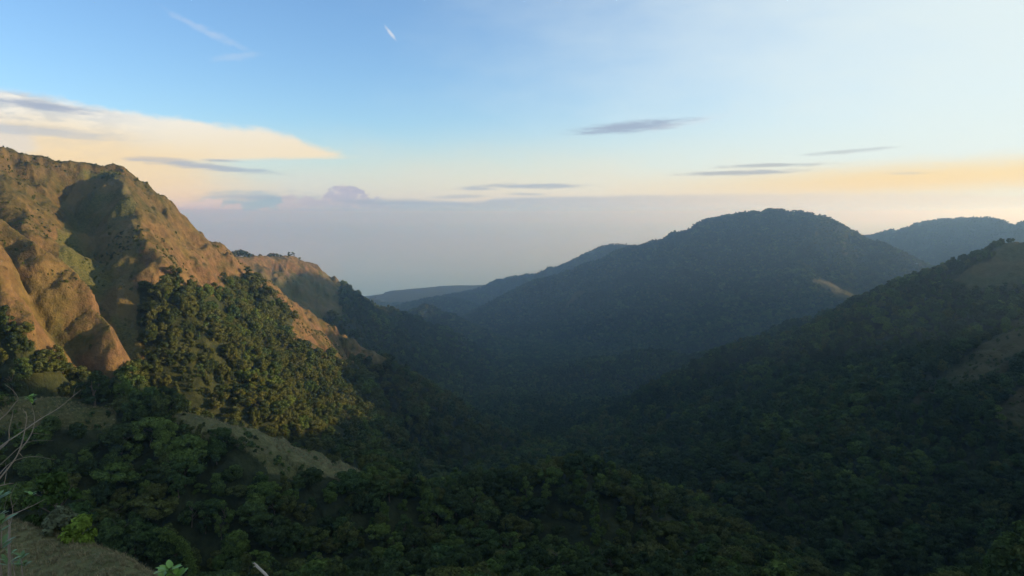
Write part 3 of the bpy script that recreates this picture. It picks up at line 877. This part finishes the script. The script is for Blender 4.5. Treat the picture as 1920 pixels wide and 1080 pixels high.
# the bare shrub at the left edge, close to the camera
D0 = 6.0
bx, by, bz = P(10, 1230, D0)
bz = ground(bx, by)
shrub = thing('bare_shrub', (bx, by, bz), 'leafless grey shrub with long thin branches at the left edge', 'shrub')
ORG = (bx, by, bz)
part('stem', tubes([(smooth_path([(bx, by, bz - .2), P(14, 1160, D0), P(18, 1080, D0), P(17, 1020, D0), P(18, 985, D0), P(14, 968, D0)]), .016)], ORG, m_twig, 'stem'), shrub)
BR = [
    [([(14, 1160, 6.0), (-8, 1000, 5.9), (-14, 920, 5.8), (0, 897, 5.8), (20, 872, 5.8), (35, 848, 5.8), (46, 810, 5.8), (50, 780, 5.8), (43, 768, 5.8)], .0125), ([(35, 848, 5.8), (43, 857, 5.78)], .005)],
    [([(-14, 920, 5.8), (-30, 870, 5.9), (0, 838, 6.0), (38, 812, 6.2), (75, 786, 6.4), (110, 765, 6.6), (138, 742, 6.7), (152, 731, 6.75)], .010), ([(110, 765, 6.6), (104, 752, 6.6)], .003), ([(138, 742, 6.7), (141, 728, 6.7), (147, 722, 6.7)], .003)],
    [([(-30, 870, 5.9), (0, 842, 6.1), (16, 826, 6.2), (17, 805, 6.2), (22, 785, 6.2), (25, 768, 6.2)], .0085)],
    [([(-30, 820, 6.3), (0, 787, 6.3), (14, 774, 6.3), (28, 756, 6.3), (34, 748, 6.3), (26, 734, 6.3), (10, 721, 6.3)], .008), ([(0, 768, 6.3), (8, 778, 6.3)], .004)],
    [([(14, 968, 6.0), (30, 962, 6.05), (48, 954, 6.1), (66, 946, 6.1), (84, 936, 6.1)], .008), ([(48, 954, 6.1), (58, 944, 6.1)], .003)],
    [([(-10, 900, 6.4), (20, 868, 6.5), (60, 856, 6.6), (104, 862, 6.7)], .0055), ([(0, 872, 6.5), (50, 830, 6.6), (100, 826, 6.8)], .0045), ([(60, 812, 6.5), (98, 816, 6.6)], .0035)],
    [([(-5, 912, 5.9), (12, 908, 5.9), (26, 906, 5.9)], .009), ([(8, 908, 5.9), (12, 884, 5.9), (10, 868, 5.9)], .004)],
    [([(15, 1000, 6.0), (24, 960, 6.1), (20, 930, 6.1), (32, 905, 6.2)], .0045), ([(24, 950, 6.1), (34, 935, 6.1)], .0025), ([(10, 985, 6.0), (8, 955, 6.0), (14, 930, 6.0)], .003)],
]
for paths in BR:
    part('branch', tubes([(smooth_path([P(*q) for q in pts]), r0 * .62) for pts, r0 in paths], ORG, m_twig, 'branch', 5), shrub)

def sprig(v, f, at, n_, L, w, seed, spread=1.0, upw=.5):
    r_ = np.random.default_rng(seed)
    for k in range(n_):
        a_ = 6.283 * k / n_ * 1.9 + r_.random()
        d = Vector((math.cos(a_) * spread, math.sin(a_) * spread, upw + .5 * r_.random())).normalized()
        LL = L * (.7 + .5 * r_.random())
        b_ = Vector(at) + Vector((0, 0, r_.random() * L * .5))
        leaf(v, f, b_, b_ + d * LL, w * (.8 + .4 * r_.random()), (0, 0, 1))

def leafy(name, px, py, D, label, spots, stems, L, w, mat, seed):
    """a small plant: thin stems from the ground with tufts of leaves at the given places"""
    x, y, _ = P(px, py, D); z = ground(x, y)
    root = thing(name, (x, y, z), label, 'plant')
    org = Vector((x, y, z))
    v, f = [], []
    for i, (sx_, sy_, sd, cnt) in enumerate(spots):
        sprig(v, f, Vector(P(sx_, sy_, sd)) - org, cnt, L, w, seed + i)
    me = mesh_of('leaves', v, f, [mat])
    for p in me.polygons: p.use_smooth = True
    part('foliage', me, root)
    paths = []
    for st in stems:
        pts = [P(*q) for q in st]
        paths.append((smooth_path([(x, y, z - .1)] + pts), .008))
    part('stem', tubes(paths, org, m_twig, 'stem', 5), root)
    return root

leafy('leafy_sprout', 322, 1130, 5.0, 'bright green leaf rosette poking up at the bottom edge', [(318, 1078, 5.0, 9), (330, 1088, 4.97, 7), (306, 1084, 5.02, 6)], [[(322, 1110, 5.0), (318, 1080, 5.0)], [(324, 1112, 5.0), (330, 1090, 4.97)]], .085, .042, m_sprout, 3)
leafy('leafy_plant', -10, 1150, 4.6, 'green leafy plant cut off by the left edge', [(-6, 945, 4.6, 8), (-4, 975, 4.55, 8), (3, 985, 4.6, 7), (-8, 1010, 4.6, 9), (2, 1035, 4.6, 7), (14, 1062, 4.6, 6)],
      [[(-10, 1080, 4.6), (-9, 1000, 4.6), (-6, 945, 4.6)], [(-2, 1080, 4.6), (2, 1030, 4.6), (3, 985, 4.6)]], .075, .026, m_leafdim, 31)
leafy('leafy_herb', 50, 1140, 6.6, 'small green herb in the grass beside the bare shrub', [(40, 1050, 6.6, 8), (46, 1062, 6.6, 7), (34, 1064, 6.6, 6), (22, 1042, 6.6, 5)], [[(44, 1100, 6.6), (40, 1052, 6.6)], [(30, 1100, 6.6), (22, 1042, 6.6)]], .06, .024, m_leafdim, 57)
part('branch', tubes([(smooth_path([P(35, 848, 5.8), P(58, 815, 5.85), P(65, 786, 5.9), P(58, 755, 5.9)]), .004)], ORG, m_twig, 'branch', 5), shrub)
v, f = [], []
for q, cnt in (((58, 750, 5.9), 11), ((61, 757, 5.9), 6), ((59, 931, 5.95), 6)):
    sprig(v, f, Vector(P(*q)) - Vector(ORG), cnt, .045, .02, int(q[1]))
me = mesh_of('leaf_tuft', v, f, [m_sprout])
part('leaf_tuft', me, shrub)['label'] = 'yellow-green leaf tufts at the twig ends'

x, y, _ = P(520, 1140, 4.2); z = ground(x, y)
o = part('broken_stem', tubes([([(x, y, z - .1), P(512, 1096, 4.2), P(497, 1076, 4.2), P(480, 1060, 4.2)], [.013, .011, .0085, .007]), ([P(484, 1063, 4.2), P(477, 1056, 4.2), P(474, 1057, 4.19)], [.006, .005, .002]), ([P(480, 1060, 4.2), P(476, 1063, 4.2)], [.005, .002])], (x, y, z), m_grey, 'broken_stem', 8), None)
o.location = (x, y, z); tag(o, 'broken pale grey stem sticking up at the bottom edge', 'dead branch')

def sight(px, py):
    """distance at which the view through a pixel meets the land"""
    a, t = ray(px, py)
    D = np.linspace(40, 1500, 3000)
    z = grid_at(Z, D * math.sin(rad(a)), D * math.cos(rad(a)))
    return float(D[np.argmax(z >= D * t)])

# bushes and odd trees with a place of their own
def solo_tree(name, px, py, D, hpx, label, cat, kind, mname, var=0, group=None, wide=1.0):
    """a tree whose top is at the pixel row py - hpx and whose foot stands on the land"""
    x, y, zb = P(px, py, D)
    z = ground(x, y)
    h = hpx * D / F_PX + max(0.0, zb - z)
    k_ = h / SHAPES[kind][1]
    root = thing(name, (x, y, z - .1), label, cat, group)
    root.scale = (k_ * wide, k_ * wide, k_); root.rotation_euler = (0, 0, px)
    part('trunk', near_trunk[kind, var], root)
    o = part('crown', near_crown[kind, var], root)
    o.material_slots[0].link = 'OBJECT'; o.material_slots[0].material = LEAF[mname] if isinstance(mname, str) else mname
    return root
m_bright = leaf_mat('leaves_bright', (.13, .20, .035), (.16, .24, .045))
m_greyleaf = leaf_mat('leaves_grey', (.10, .125, .075), (.13, .15, .09))
solo_tree('bush', 156, 1006, 54.0, 38, 'small bright yellow-green bush at the edge of the grass slope', 'bush', 'bushy', m_bright)
solo_tree('bush', 118, 1002, 56.0, 48, 'grey-green bush at the edge of the grass slope', 'bush', 'bushy', m_greyleaf, 1)
solo_tree('bush', 85, 992, 58.0, 26, 'low dark bush at the edge of the grass slope', 'bush', 'bushy', 'dark green', 1)
solo_tree('small_tree', 98, 992, 60.0, 95, 'small open tree with pale branches behind the grass slope', 'tree', 'ragged open', 'mid green', 1)

# vine-draped tree: fresh green vine clumps put its sunlit bowed edge into the colour
x, y, _ = P(335, 1080, 215); z = ground(x, y)
vt = thing('vine_draped_tree', (x, y, z - .2), 'vine-draped tree with a sunlit yellow-green bowed outline', 'tree')
r_ = np.random.default_rng(90); org = Vector((x, y, z - .2))
cl = []
for t in np.linspace(0, 1, 26):
    cx = 292 + 72 * math.sin(t * 1.5); cy = 990 + 86 * (1 - math.cos(t * 1.5))
    p = Vector(P(cx, cy, 215 - 2 * t)) - org
    cl.append((p.x, p.y, p.z - .6, .75 + .35 * r_.random()))
cl += [(c[0] - .9 * r_.random() - .3, c[1], c[2] - 1.0 - 1.2 * r_.random(), .7 + .5 * r_.random()) for c in cl[3:]]
cl += [(c[0] + r_.normal() * .5, c[1], c[2] + r_.normal() * .5, .5 + .3 * r_.random()) for c in cl[::2]]
v, q = leaf_cloud(r_, cl, 70, .26)
part('vines', quick_mesh('vines', v, q, [LEAF['fresh green']]), vt)
cl = [(Vector(P(cx, cy, 216.5)) - org)[:] + (1.5,) for cx, cy in ((306, 1010), (318, 1020), (330, 1030), (342, 1046), (326, 1050), (308, 1032), (316, 1062), (340, 1068), (296, 1020))]
v, q = leaf_cloud(r_, cl, 75, .34)
part('crown', quick_mesh('crown', v, q, [LEAF['dark green']]), vt)
tv, tf = limbs(r_, max(6.0, P(310, 1000, 215)[2] - z), 3, 6, 5)
part('trunk', mesh_of('trunk', tv, tf, [m_bark]), vt)

# pale dead trees standing in the wood
def dead_tree(px, py, D, hpx, seed, label):
    D = sight(px, py + 12)
    x, y, zb = P(px, py, D); z = ground(x, y)
    r_ = np.random.default_rng(seed)
    H = hpx * D / F_PX + max(0, zb - z)
    root = thing('dead_tree', (x, y, z), label, 'tree')
    part('trunk', tubes([(smooth_path([(0, 0, -.3), (.1, .1, H * .5), (.3 * r_.normal(), 0, H * .8)]), .10)], (0, 0, 0), m_grey, 'trunk', 6), root)
    paths = []
    for k in range(11):
        a_ = r_.random() * 6.283; zz = H - hpx * D / F_PX * (.9 - .6 * r_.random()); e = hpx * D / F_PX * (.22 + .25 * r_.random())
        p0 = Vector((.1, .1, zz)); p1 = p0 + Vector((math.cos(a_) * e, math.sin(a_) * e, e * .7)); p2 = p1 + Vector((math.cos(a_ + .6) * e * .5, math.sin(a_ + .6) * e * .5, e * .7))
        paths.append((smooth_path([p0, p1, p2]), .06))
    part('limbs', tubes(paths, (0, 0, 0), m_grey, 'limbs', 5), root)
dead_tree(362, 872, 285, 22, 5, 'pale dead tree below the brown grass crest')
dead_tree(500, 1000, 240, 20, 6, 'pale bare tree among the lower trees above the broken stem')

# trees on the skyline of the grassy knoll: too small to show parts
SKY = [(432, 478, 7, 1), (438, 477, 9, 0), (444, 476, 10, 3), (450, 475, 11, 0), (456, 474, 10, 1), (462, 473, 9, 4), (473, 474, 5, 4), (488, 474, 5, 0), (506, 474, 5, 4), (512, 474, 6, 0), (519, 473, 5, 4),
       (526, 473, 4, 4), (542, 475, 8, 2), (549, 478, 7, 3), (561, 484, 5, 4)]
for k, (px, py, hp, kd) in enumerate(SKY):
    D = np.interp(px, [440, 500, 545, 570], [1398, 1468, 1523, 1558])
    x, y, _ = P(px, py, D); z = ground(x, y)
    me = [m_ for m_ in PROTO['far'] if m_[1] == kinds[kd] and m_[2] == ('olive' if k % 4 == 2 else 'dark green')][0][0]
    o = bpy.data.objects.new('hilltop_tree', me); C.objects.link(o)
    s_ = hp * 1.15 * D / F_PX / SHAPES[kinds[kd]][1]
    o.location = (x, y, z - .5); o.scale = (s_ * 1.1, s_ * 1.1, s_); o.rotation_euler = (0, 0, k)
    nth = ('first', 'second', 'third', 'fourth', 'fifth', 'sixth', 'seventh', 'eighth', 'ninth', 'tenth', 'eleventh', 'twelfth', 'thirteenth', 'fourteenth', 'fifteenth')[k]
    tag(o, f'tiny tree on the grassy knoll skyline, {nth} from the left', 'tree', 'trees on the grassy knoll skyline')
x, y, _ = P(1821, 700, 678); z = ground(x, y)
o = bpy.data.objects.new('bush', [m_ for m_ in PROTO['mid'] if m_[1] == 'bushy' and m_[2] == 'dark green'][0][0]); C.objects.link(o)
o.location = (x, y, z); o.scale = (.9, .9, .9); tag(o, 'lone dark bush on the pale grassy spur of the shaded slope', 'bush')

# two birds far up in the air
m_bird = simple_mat('bird_feathers', (.03, .03, .035), .7)
def bird(px, py, D, label, bank):
    v, f = [], []
    tube(v, f, [(0, -.26, 0), (0, -.18, .01), (0, 0, .02), (0, .16, .02), (0, .24, .03)], [.02, .05, .075, .05, .015], 8)
    root = thing('bird', P(px, py, D), label, 'bird')
    root.rotation_euler = (0, bank, 1.2)
    part('body', mesh_of('body', v, f, [m_bird]), root)
    for s_ in (-1, 1):
        wv_, wf = [], []
        for i, (xx, c0, c1, zz) in enumerate(((.05, -.10, .10, .03), (.25, -.09, .10, .13), (.48, -.10, .05, .15), (.68, -.10, -.05, .10))):
            wv_ += [(s_ * xx, c0, zz), (s_ * xx, c1, zz), (s_ * xx, c0, zz - .012), (s_ * xx, c1, zz - .02)]
        for i in range(3):
            A = i * 4; B = A + 4
            wf += [(A, A + 1, B + 1, B), (A + 2, B + 2, B + 3, A + 3), (A, B, B + 2, A + 2), (A + 1, A + 3, B + 3, B + 1)]
        wf += [(0, 2, 3, 1), (12, 13, 15, 14)]
        part('wing', mesh_of('wing', wv_, wf, [m_bird]), root)
import bmesh
bird(394, 302, 420, 'tiny dark bird in front of the cream cloud', .5)
bird(1362, 235, 420, 'tiny dark bird alone in the pale sky', -.3)

# ------------------------------------------------------------------ grass
m_grass, n, l = nodes_of('dry_grass')
oi = n.new('ShaderNodeObjectInfo')
l.new(mixc(n, l, oi.outputs['Random'], (.10, .10, .045), (.27, .23, .12)), n['Principled BSDF'].inputs['Base Color'])
n['Principled BSDF'].inputs['Roughness'].default_value = .8
tufts = bpy.data.collections.new('tuft_kinds')
for k in range(4):
    r_ = np.random.default_rng(700 + k)
    v, f = [], []
    for b_ in range(16):
        a_ = r_.random() * 6.283; h_ = .25 + .4 * r_.random(); sp_ = .12 + .28 * r_.random()
        c = Vector((r_.normal() * .12, r_.normal() * .12, 0)); d = Vector((math.cos(a_), math.sin(a_), 0)); s_ = Vector((-d.y, d.x, 0)) * .016
        p1 = c + d * sp_ * .35 + Vector((0, 0, h_ * .7)); p2 = c + d * sp_ + Vector((0, 0, h_))
        b0 = len(v); v += [c - s_, c + s_, p1 - s_ * .8, p1 + s_ * .8, p2 - s_ * .1, p2 + s_ * .1]
        f += [(b0, b0 + 1, b0 + 3, b0 + 2), (b0 + 2, b0 + 3, b0 + 5, b0 + 4)]
    tufts.objects.link(bpy.data.objects.new('tuft_%d' % k, mesh_of('tuft', v, f, [m_grass])))
gx, gy, gs = [], [], []
for cnt, r0, r1, a0, a1, sz in ((26000, 34, 100, -39, -18, .55), (16000, 240, 420, -39, -5, 1.5)):
    r = np.sqrt(rng.uniform(r0 ** 2, r1 ** 2, cnt)); a_ = np.radians(rng.uniform(a0, a1, cnt))
    x, y = r * np.sin(a_), r * np.cos(a_)
    k = near_at(GRASS | DRY, x, y) & (grid_at(Z, x, y) / r > near_at(HOR, x, y) - .02) & np.isin(near_at(G, x, y), [groups.index('grass_slope'), groups.index('wooded_ridge')])
    gx.append(x[k]); gy.append(y[k]); gs.append(sz * (.5 + .9 * rng.random(k.sum()) ** 2 + .5 * (fbm(x[k], y[k], 6, 2, 741) > .35)))
gx, gy, gs = map(np.concatenate, (gx, gy, gs))
o = forest('grass', 'dry grass tussocks on the near slopes', gx, gy, grid_at(Z, gx, gy) - .03, rng.integers(0, 4, len(gx)), np.stack([gx * 0, gx * 0, rng.random(len(gx)) * 6.28], -1), np.stack([gs, gs, gs * .8], -1))
for nd in o.modifiers[0].node_group.nodes:
    if nd.type == 'COLLECTION_INFO': nd.inputs['Collection'].default_value = tufts

# ------------------------------------------------------------------ sea
m_sea = simple_mat('sea_water', (.02, .05, .07), .12)
n_, l_ = m_sea.node_tree.nodes, m_sea.node_tree.links
nz = n_.new('ShaderNodeTexNoise'); nz.inputs['Scale'].default_value = .02; nz.inputs['Detail'].default_value = 5
gg = n_.new('ShaderNodeNewGeometry'); l_.new(gg.outputs['Position'], nz.inputs['Vector'])
bp = n_.new('ShaderNodeBump'); bp.inputs['Strength'].default_value = .08; bp.inputs['Distance'].default_value = 2
l_.new(nz.outputs[0], bp.inputs['Height']); l_.new(bp.outputs[0], n_['Principled BSDF'].inputs['Normal'])
sa = np.radians(np.linspace(-60, 60, 60)); sr_ = np.exp(np.linspace(math.log(3800), math.log(58000), 50))
SA, SR = np.meshgrid(sa, sr_)
sv = np.stack([SR * np.sin(SA), SR * np.cos(SA), np.full_like(SR, SEA)], -1).reshape(-1, 3)
si = np.arange(SA.size).reshape(SA.shape)
sq = np.stack([si[:-1, :-1], si[:-1, 1:], si[1:, 1:], si[1:, :-1]], -1).reshape(-1, 4)
o = grid_mesh('sea', sv, sq, m_sea); o['kind'] = 'structure'

# ------------------------------------------------------------------ haze
HAZE = 1.4e-4
import bmesh
bm = bmesh.new()
bmesh.ops.create_cube(bm, size=1)
hx, hy, hz = (-60000, 60000), (-3000, 60000), (SEA - 20, 150)
for v in bm.verts:
    v.co = (hx[v.co.x > 0], hy[v.co.y > 0], hz[v.co.z > 0])
me = bpy.data.meshes.new('haze'); bm.to_mesh(me); bm.free()
m_haze = bpy.data.materials.new('haze'); m_haze.use_nodes = True
hn = m_haze.node_tree.nodes; hn.remove(hn['Principled BSDF'])
pv = hn.new('ShaderNodeVolumePrincipled')
pv.inputs['Color'].default_value = (.36, .63, 1.0, 1)
pv.inputs['Absorption Color'].default_value = (1, 1, 1, 1)
pv.inputs['Density'].default_value = HAZE
pv.inputs['Anisotropy'].default_value = .8
m_haze.node_tree.links.new(pv.outputs[0], hn['Material Output'].inputs['Volume'])
me.materials.append(m_haze)
haze = bpy.data.objects.new('haze', me); C.objects.link(haze)
haze['kind'] = 'stuff'; haze['label'] = 'pale blue evening haze filling the valley'
SC.cycles.use_adaptive_sampling = False; SC.cycles.max_bounces = 6; SC.cycles.diffuse_bounces = 2; SC.cycles.volume_bounces = 2
